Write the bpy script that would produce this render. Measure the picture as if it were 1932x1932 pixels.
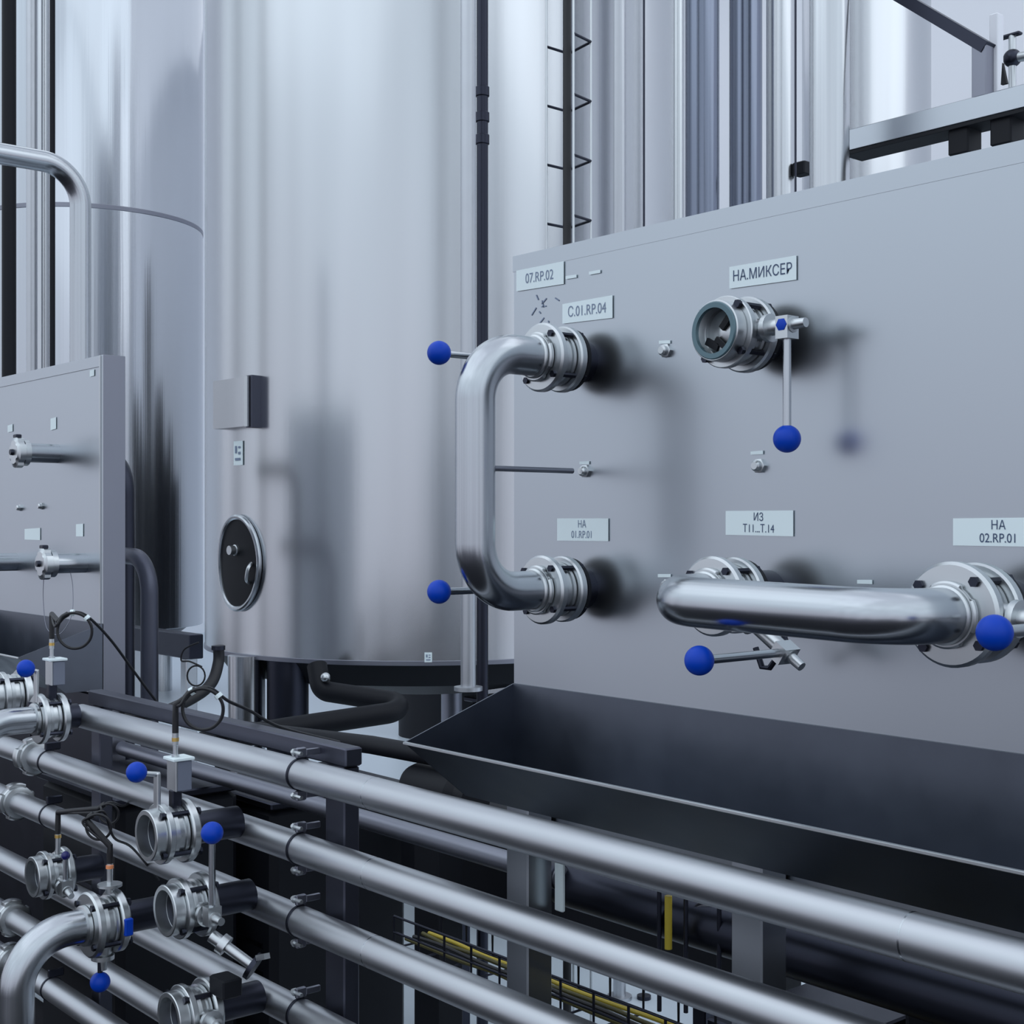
import bpy, math, random
from mathutils import Vector, Matrix
random.seed(7)
for o in list(bpy.data.objects): bpy.data.objects.remove(o)
S = bpy.context.scene
COL = S.collection
# ------------------------------------------------------------------ camera
CZ = 1.60                                   # eye height above the floor
cam = bpy.data.cameras.new('camera'); camo = bpy.data.objects.new('camera', cam); COL.objects.link(camo)
F = 2585.0; CY = 985.0                      # focal length and horizon row of the photograph (px of 1932)
cam.sensor_width = 36.0; cam.lens = 36.0 * F / 1932.0
cam.shift_y = (CY - 966.0) / 1932.0
cam.clip_start = 0.05; cam.clip_end = 200
AX, AY = -0.7634, 0.6456                    # viewing direction; X runs along the flow panel, Y into it
camo.location = (0, 0, CZ)
camo.rotation_euler = (math.pi / 2, 0, math.atan2(-AX, AY))
S.camera = camo
# ------------------------------------------------------------------ world (the bright hall around), exposure
W = bpy.data.worlds.new('hall'); S.world = W; W.use_nodes = True
wn = W.node_tree.nodes; wl = W.node_tree.links; wn.clear()
def N(t, **kw):
    n = wn.new(t)
    for k, v in kw.items(): setattr(n, k, v)
    return n
tc = N('ShaderNodeTexCoord'); sep = N('ShaderNodeSeparateXYZ'); wl.new(tc.outputs['Generated'], sep.inputs[0])
flat = N('ShaderNodeCombineXYZ'); wl.new(sep.outputs[0], flat.inputs[0]); wl.new(sep.outputs[1], flat.inputs[1])
nz = N('ShaderNodeTexNoise'); nz.inputs['Scale'].default_value = 5.0; nz.inputs['Detail'].default_value = 3.0
nz.inputs['Roughness'].default_value = 0.65
wl.new(flat.outputs[0], nz.inputs['Vector'])
# height of the dark machinery line varies round the hall
ma = N('ShaderNodeMath', operation='MULTIPLY_ADD'); wl.new(nz.outputs['Fac'], ma.inputs[0]); ma.inputs[1].default_value = -0.45; ma.inputs[2].default_value = 0.225
hz = N('ShaderNodeMath', operation='ADD'); wl.new(sep.outputs[2], hz.inputs[0]); wl.new(ma.outputs[0], hz.inputs[1])
mr = N('ShaderNodeMapRange'); mr.inputs[1].default_value = -0.5; mr.inputs[2].default_value = 1.0; wl.new(hz.outputs[0], mr.inputs[0])
cr = N('ShaderNodeValToRGB'); wl.new(mr.outputs[0], cr.inputs[0])
els = [(0.0, (.03, .03, .04)), (0.19, (.06, .065, .085)), (0.265, (.44, .455, .53)), (0.38, (.52, .56, .64)), (0.53, (.62, .71, .80)), (0.733, (.73, .83, .92)), (1.0, (.58, .64, .74))]
cr.color_ramp.elements[0].position = els[0][0]; cr.color_ramp.elements[0].color = (*els[0][1], 1)
cr.color_ramp.elements[1].position = els[-1][0]; cr.color_ramp.elements[1].color = (*els[-1][1], 1)
for p, c in els[1:-1]:
    e = cr.color_ramp.elements.new(p); e.color = (*c, 1)
nz2 = N('ShaderNodeTexNoise'); nz2.inputs['Scale'].default_value = 9.0; nz2.inputs['Detail'].default_value = 4.0
wl.new(flat.outputs[0], nz2.inputs['Vector'])
mr2 = N('ShaderNodeMapRange'); mr2.inputs[1].default_value = .3; mr2.inputs[2].default_value = .7; mr2.inputs[3].default_value = .72; mr2.inputs[4].default_value = 1.18
wl.new(nz2.outputs['Fac'], mr2.inputs[0])
vm = N('ShaderNodeVectorMath', operation='SCALE'); wl.new(cr.outputs[0], vm.inputs[0]); wl.new(mr2.outputs[0], vm.inputs['Scale'])
bg = N('ShaderNodeBackground'); wl.new(vm.outputs[0], bg.inputs[0]); bg.inputs[1].default_value = 1.33
wo = N('ShaderNodeOutputWorld'); wl.new(bg.outputs[0], wo.inputs[0])
S.view_settings.view_transform = 'Standard'; S.view_settings.look = 'None'
S.view_settings.gamma = 1.0; S.view_settings.use_curve_mapping = False
S.view_settings.exposure = 0.15
# ------------------------------------------------------------------ hall lights
def area(name, loc, target, sx, sy, power, col):
    L = bpy.data.lights.new(name, 'AREA'); L.shape = 'RECTANGLE'; L.size = sx; L.size_y = sy; L.energy = power; L.color = col
    o = bpy.data.objects.new(name, L); COL.objects.link(o); o.location = loc
    o.rotation_euler = (Vector(target) - Vector(loc)).to_track_quat('-Z', 'Y').to_euler()
    return o
area('roof_light', (-4.0, -1.5, 6.5), (-3.5, 1.5, 0), 8, 5, 40, (.86, .93, 1.0))
area('roof_light', (-8.0, 6.0, 6.8), (-8, 6, 0), 10, 6, 60, (.9, .95, 1.0))
area('roof_light', (1.0, 6.5, 6.5), (-2.0, 9, 1.5), 8, 5, 70, (.93, .96, 1.0))

# ------------------------------------------------------------------ pixel -> place helpers
def ray(px, py):
    u = (px - 966.0) / F; v = (CY - py) / F
    return Vector((-AX * 0 + AY * u + AX, -AX * u + AY, v))
def onY(px, py, Y): r = ray(px, py); t = Y / r.y; return Vector((r.x * t, Y, CZ + r.z * t))
def onX(px, py, X): r = ray(px, py); t = X / r.x; return Vector((X, r.y * t, CZ + r.z * t))
def onZ(px, py, z): r = ray(px, py); t = (z - CZ) / r.z; return Vector((r.x * t, r.y * t, z))
def onD(px, py, t): r = ray(px, py); return Vector((r.x * t, r.y * t, CZ + r.z * t))

# ------------------------------------------------------------------ materials
MATS = {}
def mat(name, base, rough=.4, metal=0.0, noise=None, bump=0.0, rvar=0.0, spec=.5, trans=0, emit=None, cvar=0.0, aniso=0.0):
    m = bpy.data.materials.new(name); m.use_nodes = True; n = m.node_tree.nodes; l = m.node_tree.links
    b = n['Principled BSDF']; b.inputs['Base Color'].default_value = (*base, 1)
    b.inputs['Roughness'].default_value = rough; b.inputs['Metallic'].default_value = metal
    b.inputs['Specular IOR Level'].default_value = spec
    if aniso: b.inputs['Anisotropic'].default_value = aniso
    if trans: b.inputs['Transmission Weight'].default_value = trans
    if noise:
        t = n.new('ShaderNodeTexCoord'); mp = n.new('ShaderNodeMapping'); mp.inputs['Scale'].default_value = noise
        l.new(t.outputs['Object'], mp.inputs['Vector'])
        nt = n.new('ShaderNodeTexNoise'); nt.inputs['Scale'].default_value = 1.0; nt.inputs['Detail'].default_value = 4
        l.new(mp.outputs[0], nt.inputs['Vector'])
        if rvar:
            r = n.new('ShaderNodeMapRange'); r.inputs[3].default_value = max(.02, rough - rvar); r.inputs[4].default_value = rough + rvar
            r.inputs[1].default_value = .1; r.inputs[2].default_value = .9
            l.new(nt.outputs['Fac'], r.inputs[0]); l.new(r.outputs[0], b.inputs['Roughness'])
        if bump:
            bp = n.new('ShaderNodeBump'); bp.inputs['Strength'].default_value = bump; bp.inputs['Distance'].default_value = .01
            l.new(nt.outputs['Fac'], bp.inputs['Height']); l.new(bp.outputs[0], b.inputs['Normal'])
        if cvar:
            mx = n.new('ShaderNodeMix'); mx.data_type = 'RGBA'
            mx.inputs[6].default_value = (*[c * (1 - cvar) for c in base], 1); mx.inputs[7].default_value = (*[min(1, c * (1 + cvar)) for c in base], 1)
            l.new(nt.outputs['Fac'], mx.inputs[0]); l.new(mx.outputs[2], b.inputs['Base Color'])
    MATS[name] = m; return m
mat('panel_steel', (0.476, 0.507, 0.546), .30, 1, noise=(3, 3, 1.5), rvar=.02, cvar=.02)
mat('tank_steel', (0.562, 0.577, 0.601), .235, 1, noise=(7, 7, .12), rvar=.03, bump=.12)
mat('tank_mirror', (0.530, 0.554, 0.593), .19, 1, noise=(11, 11, .08), rvar=.05, bump=.3)
mat('pipe_steel', (0.515, 0.530, 0.562), .40, 1, noise=(6, 20, 20), rvar=.05)
mat('bend_steel', (0.484, 0.507, 0.538), .23, 1, noise=(12, 12, 12), rvar=.035)
mat('cast_steel', (0.593, 0.616, 0.632), .33, 1, noise=(40, 40, 40), rvar=.04)
mat('rack_steel', (0.101, 0.105, 0.136), .42, 1, noise=(10, 10, 3), rvar=.05)
mat('frame_steel', (0.257, 0.265, 0.312), .42, 1, noise=(10, 10, 3), rvar=.05)
mat('tray_steel', (0.144, 0.160, 0.195), .36, 1, noise=(14, 14, 14), rvar=.06, cvar=.12)
mat('dark_steel', (.045, .048, .066), .38, 1, noise=(10, 10, 10), rvar=.06)
mat('black_paint', (.007, .008, .012), .55, spec=.25)
mat('black_rubber', (.008, .008, .011), .45)
mat('dark_sheet', (.012, .012, .016), .8, spec=.2)
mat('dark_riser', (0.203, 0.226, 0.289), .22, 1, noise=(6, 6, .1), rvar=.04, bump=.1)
mat('grey_block', (.17, .19, .25), .45)
mat('blue_plastic', (.0, .05, .47), .42, spec=.25)
mat('dark_blue_plastic', (.01, .01, .12), .3)
mat('label_white', (.82, .92, .94), .5)
mat('label_ink', (.05, .08, .16), .6)
mat('faded_ink', (.20, .25, .36), .6)
mat('glass_teal', (.10, .17, .20), .18, 0.3)
mat('brass', (.75, .50, .16), .35, 1)
mat('orange_plastic', (.8, .28, .12), .4)
mat('yellow_plastic', (.55, .42, .04), .4)
mat('cable_olive', (.09, .08, .02), .5)
mat('floor_epoxy', (.55, .62, .68), .35, 0, noise=(1.2, 1.2, 1.2), rvar=.08, cvar=.05)
mat('wall_white', (.86, .87, .92), .7, 0, noise=(.6, .6, .6), cvar=.03)

# ------------------------------------------------------------------ mesh collector
class MB:
    def __init__(s): s.v = []; s.f = []
    def add(s, vs, fs):
        k = len(s.v); s.v += [Vector(p) for p in vs]; s.f += [tuple(i + k for i in f) for f in fs]; return s
    def box(s, a, b):
        x0, y0, z0 = a; x1, y1, z1 = b
        return s.add([(x0,y0,z0),(x1,y0,z0),(x1,y1,z0),(x0,y1,z0),(x0,y0,z1),(x1,y0,z1),(x1,y1,z1),(x0,y1,z1)],
                     [(0,3,2,1),(4,5,6,7),(0,1,5,4),(1,2,6,5),(2,3,7,6),(3,0,4,7)])
    def bbox(s, a, b, r=.002):          # box with chamfered edges
        a = [min(p, q) for p, q in zip(a, b)]; b = [max(p, q) for p, q in zip(a, b)] if False else b
        x0, y0, z0 = a; x1, y1, z1 = b
        r = min(r, (x1-x0)/2.2, (y1-y0)/2.2, (z1-z0)/2.2)
        oct_ = lambda x0,y0,x1,y1: [(x0+r,y0),(x1-r,y0),(x1,y0+r),(x1,y1-r),(x1-r,y1),(x0+r,y1),(x0,y1-r),(x0,y0+r)]
        vs = []
        for z, ins in ((z0, r), (z0+r, 0), (z1-r, 0), (z1, r)):
            for (x, y) in oct_(x0+ins, y0+ins, x1-ins, y1-ins): vs.append((x, y, z))
        fs = [tuple(range(7, -1, -1)), tuple(range(24, 32))]
        for k in range(3):
            for i in range(8): j = (i+1) % 8; fs.append((k*8+i, k*8+j, k*8+8+j, k*8+8+i))
        return s.add(vs, fs)
    def lathe(s, o, d, prof, n=32, notch=None, cap=True):
        """prof = [(along, radius)]; notch=(count, halfangle, factor, rmin)"""
        o = Vector(o); d = Vector(d).normalized(); q = d.to_track_quat('Z', 'Y'); ex = q @ Vector((1,0,0)); ey = q @ Vector((0,1,0))
        vs = []; fs = []
        for (a, r) in prof:
            for i in range(n):
                t = 2*math.pi*i/n; rr = r
                if notch and r > notch[3]:
                    c, h, fac, _ = notch; w = (t % (2*math.pi/c)) - math.pi/c
                    if abs(w) < h: rr = r*fac
                vs.append(o + d*a + (ex*math.cos(t) + ey*math.sin(t))*rr)
        m = len(prof)
        for k in range(m-1):
            for i in range(n): j = (i+1) % n; fs.append((k*n+i, k*n+j, (k+1)*n+j, (k+1)*n+i))
        if cap:
            if prof[0][1] > 1e-6: fs.append(tuple(range(n-1, -1, -1)))
            if prof[-1][1] > 1e-6: fs.append(tuple((m-1)*n+i for i in range(n)))
        return s.add(vs, fs)
    def ring(s, o, d, a0, a1, r0, r1, n=36, ch=.0015):    # hollow ring, r0 inner, r1 outer
        p = [(a0, r0), (a0, r1-ch), (a0+ch, r1), (a1-ch, r1), (a1, r1-ch), (a1, r0), (a0, r0)]
        return s.lathe(o, d, p, n, cap=False)
    def cyl(s, a, b, r, r2=None, n=20):
        a = Vector(a); b = Vector(b); return s.lathe(a, b-a, [(0, r), ((b-a).length, r if r2 is None else r2)], n)
    def ball(s, c, r, n=28, m=18):
        return s.lathe(Vector(c)-Vector((0,0,r)), (0,0,1), [(r-r*math.cos(math.pi*i/m), max(1e-5, r*math.sin(math.pi*i/m))) for i in range(m+1)], n, cap=False)
    def tube(s, pts, r, n=16, closed=False, cap=True):
        pts = [Vector(p) for p in pts]; vs = []; fs = []; m = len(pts); up = None
        for k, p in enumerate(pts):
            a = pts[(k-1) % m] if (k > 0 or closed) else p; b = pts[(k+1) % m] if (k < m-1 or closed) else p
            t = (b-a).normalized()
            if up is None:
                up = Vector((0,0,1)) if abs(t.z) < .9 else Vector((1,0,0))
            e1 = (up - t*up.dot(t)).normalized(); up = e1; e2 = t.cross(e1)
            for i in range(n):
                w = 2*math.pi*i/n; vs.append(p + (e1*math.cos(w) + e2*math.sin(w))*r)
        for k in range(m-1 if not closed else m):
            for i in range(n):
                j = (i+1) % n; k2 = (k+1) % m; fs.append((k*n+i, k*n+j, k2*n+j, k2*n+i))
        if cap and not closed: fs += [tuple(range(n-1,-1,-1)), tuple((m-1)*n+i for i in range(n))]
        return s.add(vs, fs)
    def prism(s, pts, ext):              # pts = loop of 3D points, ext = extrusion vector
        pts = [Vector(p) for p in pts]; e = Vector(ext); n = len(pts)
        return s.add(pts + [p+e for p in pts], [tuple(range(n-1,-1,-1)), tuple(range(n, 2*n))] + [(i, (i+1) % n, n+(i+1) % n, n+i) for i in range(n)])
    def bar(s, a, b, w, h, up=(0,0,1)):   # rectangular bar between two points
        a = Vector(a); b = Vector(b); t = (b-a).normalized(); u = Vector(up); u = (u - t*u.dot(t)).normalized(); e = t.cross(u)
        c = [e*w/2+u*h/2, -e*w/2+u*h/2, -e*w/2-u*h/2, e*w/2-u*h/2]
        return s.prism([a+k for k in c], b-a)
def bend(pts, r, n=10):                 # polyline with corners rounded to radius r
    pts = [Vector(p) for p in pts]; out = [pts[0]]
    for k in range(1, len(pts)-1):
        p, a, b = pts[k], (pts[k-1]-pts[k]), (pts[k+1]-pts[k]); la, lb = a.length, b.length; a.normalize(); b.normalize()
        ang = a.angle(b); d = min(r/math.tan(ang/2), la*.49 if k > 1 else la*.98, lb*.49 if k < len(pts)-2 else lb*.98); rr = d*math.tan(ang/2)
        c = p + (a+b).normalized()*(rr/math.sin(ang/2)); s0 = p+a*d-c; s1 = p+b*d-c; tot = s0.angle(s1); ax = s0.cross(s1).normalized()
        for i in range(n+1): out.append(c + Matrix.Rotation(tot*i/n, 3, ax) @ s0)
    out.append(pts[-1]); return out
def spline(pts, n=8, closed=False):
    P = [Vector(p) for p in pts]; m = len(P); out = []
    for k in range(m if closed else m-1):
        g = lambda i: P[i % m] if closed else P[max(0, min(m-1, i))]
        a, b, c, d = g(k-1), g(k), g(k+1), g(k+2)
        for i in range(n):
            t = i/n; out.append(.5*((2*b)+(c-a)*t+(2*a-5*b+4*c-d)*t*t+(3*b-a-3*c+d)*t**3))
    if not closed: out.append(P[-1])
    return out
def mkobj(name, mb, m, off=Vector((0,0,0)), smooth=True):
    me = bpy.data.meshes.new(name); me.from_pydata([tuple(v-off) for v in mb.v], [], mb.f); me.materials.append(MATS[m]); me.validate()
    import bmesh
    bm = bmesh.new(); bm.from_mesh(me); bmesh.ops.recalc_face_normals(bm, faces=bm.faces); bm.to_mesh(me); bm.free()
    if smooth:
        me.shade_smooth(); me.set_sharp_from_angle(angle=math.radians(32))
    o = bpy.data.objects.new(name, me); COL.objects.link(o); return o
def props(o, label=None, cat=None, group=None, kind=None):
    if label: o['label'] = label
    if cat: o['category'] = cat
    if group: o['group'] = group
    if kind: o['kind'] = kind
    return o
class Thing:
    def __init__(s, name, label, cat, loc, group=None):
        s.o = bpy.data.objects.new(name, None); COL.objects.link(s.o); s.loc = Vector(loc); s.o.location = s.loc
        s.o.empty_display_size = .05; props(s.o, label, cat, group)
    def part(s, name, mb, m, parent=None, label=None, kind=None):
        o = mkobj(name, mb, m, s.loc); o.parent = parent or s.o
        if label: o['label'] = label
        if kind: o['kind'] = kind
        return o
def single(name, mb, m, label, cat, group=None, kind=None):
    c = sum(mb.v, Vector((0,0,0)))/len(mb.v); c.z = min(v.z for v in mb.v)
    o = mkobj(name, mb, m, c); o.location = c; return props(o, label, cat, group, kind)
def struct(name, mb, m): return props(mkobj(name, mb, m), kind='structure')
def text_mb(txt, center, size, ex, ey, sx=1.0):
    cu = bpy.data.curves.new('t', 'FONT'); cu.body = txt; cu.size = size; cu.align_x = 'CENTER'; cu.align_y = 'CENTER'
    o = bpy.data.objects.new('t', cu); COL.objects.link(o); bpy.context.view_layer.update()
    me = bpy.data.meshes.new_from_object(o.evaluated_get(bpy.context.evaluated_depsgraph_get()))
    mb = MB(); c = Vector(center); ex = Vector(ex); ey = Vector(ey)
    mb.add([c + ex*v.co.x*sx + ey*v.co.y for v in me.vertices], [tuple(p.vertices) for p in me.polygons])
    bpy.data.objects.remove(o); bpy.data.curves.remove(cu); bpy.data.meshes.remove(me); return mb
def Q(x, y, z): return Vector((x, y, CZ + z))        # z measured from eye height

# ================================================================== SETTING
struct('floor', MB().box((-18, -1.5, -.05), (5, 10.5, 0)), 'floor_epoxy')
struct('dark_floor_sheet', MB().box((-18, -1.5, -.02), (5, 1.75, .004)), 'dark_sheet')  # dark sheet added on the near floor to darken tray and pipe reflections
struct('wall_back', MB().box((-18, 10, 0), (5, 10.2, 15)), 'wall_white')
struct('wall_left', MB().box((-18.2, -1.5, 0), (-18, 10.2, 15)), 'wall_white')

# ================================================================== TANKS
def tank_shell(c, R, zb, zt, n=128):
    return MB().lathe((c[0], c[1], zb), (0,0,1), [(0, R-.004), (.004, R), (zt-zb-.3, R), (zt-zb, R*.5), (zt-zb+.05, .001)], n)
# ---- big tank in the middle
TC = Vector((-4.84, 3.60, 0)); TR = .95; zb = CZ-.52
T = Thing('storage_tank', 'huge satin steel tank with oval manway, filling the middle behind the black knobbed bends', 'tank', (TC.x, TC.y, 0))
T.part('shell', tank_shell(TC, TR, zb, 6.5), 'tank_steel')
T.part('bottom_cone', MB().lathe((TC.x, TC.y, zb-.20), (0,0,1), [(0, .3), (.10, TR-.10), (.198, TR-.03)], 96), 'black_paint')
T.part('rim_bead', MB().ring((TC.x, TC.y, zb), (0,0,1), -.012, .006, TR-.02, TR+.004, 128), 'frame_steel')
def tank_hit(c, R, px, py, out=0.0):      # point where a pixel's ray meets the shell
    r = ray(px, py); a = r.x**2+r.y**2; b = -2*(r.x*c.x+r.y*c.y); cc = c.x**2+c.y**2-(R+out)**2
    t = (-b-math.sqrt(max(0, b*b-4*a*cc)))/(2*a); return Vector((r.x*t, r.y*t, CZ+r.z*t))
def tank_frame(p, c):
    n = Vector((p.x-c.x, p.y-c.y, 0)).normalized(); return n, Vector((-n.y, n.x, 0))
def on_shell(c, R, p0, s, z, out):       # s metres round the shell from p0, at height z
    th = math.atan2(p0.y-c.y, p0.x-c.x) + s/R
    return Vector((c.x+(R+out)*math.cos(th), c.y+(R+out)*math.sin(th), z))
mh = tank_hit(TC, TR, 452, 1062)
n, e = tank_frame(mh, TC)
def oval(a, b, out, k=48): return [on_shell(TC, TR, mh, a*math.cos(2*math.pi*i/k), mh.z+b*math.sin(2*math.pi*i/k), out) for i in range(k)]
man = T.part('manway_ring', MB().tube(oval(.140, .180, .012), .011, 10, closed=True), 'bend_steel')
lid = MB(); rr_ = [.02, .3, .55, .8, 1.0]; o1 = [q for f_ in rr_ for q in oval(.132*f_, .172*f_, .012)]; lid.add(o1, [(a*48+i, a*48+(i+1) % 48, (a+1)*48+(i+1) % 48, (a+1)*48+i) for a in range(4) for i in range(48)]+[tuple(range(48))])
T.part('manway_lid', lid, 'black_paint', man, 'black oval door')
T.part('sight_port', MB().lathe(on_shell(TC, TR, mh, -.005, mh.z+.05, .0), n, [(0, .022), (.02, .022), (.022, .018), (.045, .018)], 24), 'cast_steel', man)
T.part('door_handle', MB().tube(spline([on_shell(TC, TR, mh, .10, mh.z+.0, .015), on_shell(TC, TR, mh, .105, mh.z-.02, .035), on_shell(TC, TR, mh, .095, mh.z-.06, .035), on_shell(TC, TR, mh, .085, mh.z-.075, .015)]), .008, 10), 'cast_steel', man)
jb = tank_hit(TC, TR, 452, 762)
bm_ = MB(); zc = jb.z
pl = [on_shell(TC, TR, jb, s, 0, o_) for s, o_ in ((-.12, .0), (.10, .0), (.10, .05), (-.12, .05))]
bm_.prism([Vector((p.x, p.y, zc-.095)) for p in pl], (0, 0, .19))
bx = T.part('nameplate_box', bm_, 'tank_steel')
bm_ = MB(); pl = [on_shell(TC, TR, jb, s, 0, o_) for s, o_ in ((.103, .0), (.138, .0), (.138, .045), (.103, .045))]
bm_.prism([Vector((p.x, p.y, zc-.10)) for p in pl], (0, 0, .20)); T.part('box_cover', bm_, 'rack_steel', bx)
bm_ = MB(); pl = [on_shell(TC, TR, jb, s, 0, o_) for s, o_ in ((.108, .048), (.125, .048), (.125, .058), (.108, .058))]
bm_.prism([Vector((p.x, p.y, zc-.097)) for p in pl], (0, 0, .194)); T.part('box_strip', bm_, 'cast_steel', bx)
def sticker_on_tank(px, py, w, h, nm='sticker'):
    p = tank_hit(TC, TR, px, py); m = MB()
    q = [on_shell(TC, TR, p, s, 0, .003) for s in (-w/2, w/2)]
    m.prism([Vector((q[0].x, q[0].y, p.z-h/2)), Vector((q[1].x, q[1].y, p.z-h/2)), Vector((q[1].x, q[1].y, p.z+h/2)), Vector((q[0].x, q[0].y, p.z+h/2))], tank_frame(p, TC)[0]*.002)
    k = T.part(nm, m, 'label_white', label='small white paper sticker'); n_, e_ = tank_frame(p, TC)
    ln = MB()
    for a, b, c, d in ((-.3, .3, -.3, -.2), (-.3, -.1, 0, .3), (.05, .3, -.05, .05), (.05, .3, .2, .28)):
        ln.prism([p+n_*.006+e_*w*a+Vector((0,0,h*c)), p+n_*.006+e_*w*b+Vector((0,0,h*c)), p+n_*.006+e_*w*b+Vector((0,0,h*d)), p+n_*.006+e_*w*a+Vector((0,0,h*d))], n_*.0005)
    T.part('print', ln, 'faded_ink', k)
sticker_on_tank(451, 855, .065, .095); sticker_on_tank(808, 1240, .028, .036)
for (px, r, dd, mm) in ((465, .072, 5.35, 'tank_steel'), (543, .080, 5.3, 'dark_steel'), (852, .05, 6.6, 'frame_steel')):
    p = onD(px, 1300, dd)
    T.part('leg', MB().lathe((p.x, p.y, 0), (0,0,1), [(0, r+.03), (.02, r+.03), (.021, r), (zb-.03 if px > 600 else zb, r)], 32), mm)
# ---- tall tank far left
C2 = Vector((-11.96, 5.10, 0)); z2 = CZ-.93
T2 = Thing('storage_tank', 'far steel tank with a horizontal weld seam, behind the left cabinet and inverted pipe', 'tank', (C2.x, C2.y, 0))
T2.part('shell', tank_shell(C2, 1.0, z2, 7.5), 'tank_mirror')
T2.part('weld_seam', MB().ring((C2.x, C2.y, CZ+2.65), (0,0,1), -.02, .02, .98, 1.004, 128, .004), 'frame_steel')
T2.part('skirt', MB().lathe((C2.x, C2.y, z2-.15), (0,0,1), [(0, .7), (.15, .9)], 64), 'dark_steel')
for a in (-.6, .5, 1.7, 2.8): T2.part('leg', MB().cyl((C2.x+.8*math.cos(a*1.6-1), C2.y+.8*math.sin(a*1.6-1), 0), (C2.x+.8*math.cos(a*1.6-1), C2.y+.8*math.sin(a*1.6-1), z2), .07), 'tank_steel')
# ---- tanks beyond, on the right
def plain_tank(pxr, L, R, label, mm, zt=7.5, zbb=.7):
    ang = math.atan((pxr-966)/F) - math.asin(R/L); px = 966+F*math.tan(ang); r = ray(px, CY); h = math.hypot(r.x, r.y); c = Vector((r.x/h*L, r.y/h*L, 0))
    t = Thing('storage_tank', label, 'tank', (c.x, c.y, 0))
    t.part('shell', tank_shell(c, R, zbb, zt), mm)
    for a in range(3): t.part('leg', MB().cyl((c.x+R*.7*math.cos(a*2.1), c.y+R*.7*math.sin(a*2.1), 0), (c.x+R*.7*math.cos(a*2.1), c.y+R*.7*math.sin(a*2.1), zbb), .06), 'tank_steel')
    return t, c
plain_tank(1292, 7.6, .62, 'steel tank showing between the big middle tank and the upright pipes', 'tank_steel')
plain_tank(1757, 8.6, .38, 'pale steel tank under the walkway handrail at upper right', 'tank_steel')

# ================================================================== UPRIGHT PIPES AND TRAY
def upright(px0, px1, dep, mm, label, name='riser_pipe', z0=0.0, z1=6.5, n=32, grp=None, bands=(), cat='pipe'):
    p = onD((px0+px1)/2, CY, dep); r = (px1-px0)/2*dep/F
    t = Thing(name, label, cat, (p.x, p.y, z0), grp)
    t.part('pipe', MB().cyl((p.x, p.y, z0), (p.x, p.y, z1), r, n=n), mm)
    t.part('foot_flange', MB().lathe((p.x, p.y, z0), (0,0,1), [(0, r+.02), (.012, r+.02), (.013, r+.001)], n), mm)
    for b in bands: t.part('clamp_band', MB().ring((p.x, p.y, CZ+b), (0,0,1), -.015, .015, r-.001, r+.004, 32), 'dark_steel')
    return t
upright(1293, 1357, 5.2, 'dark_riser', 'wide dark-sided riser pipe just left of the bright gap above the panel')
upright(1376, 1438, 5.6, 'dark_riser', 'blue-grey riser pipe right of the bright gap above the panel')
upright(1446, 1500, 5.3, 'tank_steel', 'pale riser pipe second from the walkway above the panel')
upright(1528, 1602, 3.68, 'tank_steel', 'wide pale riser pipe beside the end of the walkway')
upright(1157, 1181, 4.6, 'pipe_steel', 'slim blue-grey riser pipe right of the wire cable tray')
upright(869, 898, 4.15, 'pipe_steel', 'slim bright riser pipe in front of the middle tank', z0=CZ-.51)
upright(899, 921, 4.3, 'dark_steel', 'dark riser pipe beside the bright slim riser at the middle tank', bands=(1.35, 1.27, 1.2))
upright(50, 70, 5.6, 'pipe_steel', 'slim riser pipe behind the crook of the inverted pipe')
upright(71, 93, 5.7, 'tank_steel', 'riser pipe between slim riser and thin black conduit at far left')
upright(94, 104, 5.6, 'black_paint', 'thin black conduit standing in for the dark gap behind the crook of the inverted pipe', 'band')  # black tube in place of a dark gap
upright(4, 30, 5.2, 'black_paint', 'thick black conduit standing in for the dark gap at the left margin behind the cabinet', 'band')  # black tube drawn for the dark gap at the margin
upright(1271, 1289, 5.0, 'cast_steel', 'slim bright riser pipe just left of the wide dark-sided riser')
upright(1213, 1217, 4.6, 'dark_steel', 'hair-thin dark conduit left of the slim bright riser above the panel', 'band')
upright(1499, 1503, 4.9, 'dark_steel', 'hair-thin dark conduit beside the small black bracket', 'band')
# upright wire basket tray with its black cable
TT = Thing('wire_cable_tray', 'upright wire basket tray carrying a black cable above the panel', 'cable tray', onD(1072, CY, 4.0)*1.0)
tb = onD(1072, CY, 4.0); dx, dy = .066, .05
cs = [onD(1031, CY, 4.03), onD(1073, CY, 4.09), onD(1115, CY, 3.99), onD(1082, CY, 3.92)]
wires = MB()
for k, p in enumerate(cs): TT.part('rail_wire', MB().cyl((p.x, p.y, 0.0), (p.x, p.y, 5.5), .0035, n=8), 'cast_steel')
z = CZ+.83
zz = [CZ+.01+.1735*k*1.0 for k in range(-8, 22)]
for z in zz:
    pts = [Vector((p.x, p.y, z)) for p in (cs[0], cs[1], cs[2], cs[3])]
    TT.part('rung_wire', MB().tube(bend(pts, .006, 3), .0042, 8), 'dark_steel')
ck = onD(1070, CY, 4.02)
single('power_cable', MB().cyl((ck.x, ck.y, 0), (ck.x, ck.y, 5.6), .0125, n=16), 'black_rubber', 'thick black cable running up inside the wire basket tray', 'cable')

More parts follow.
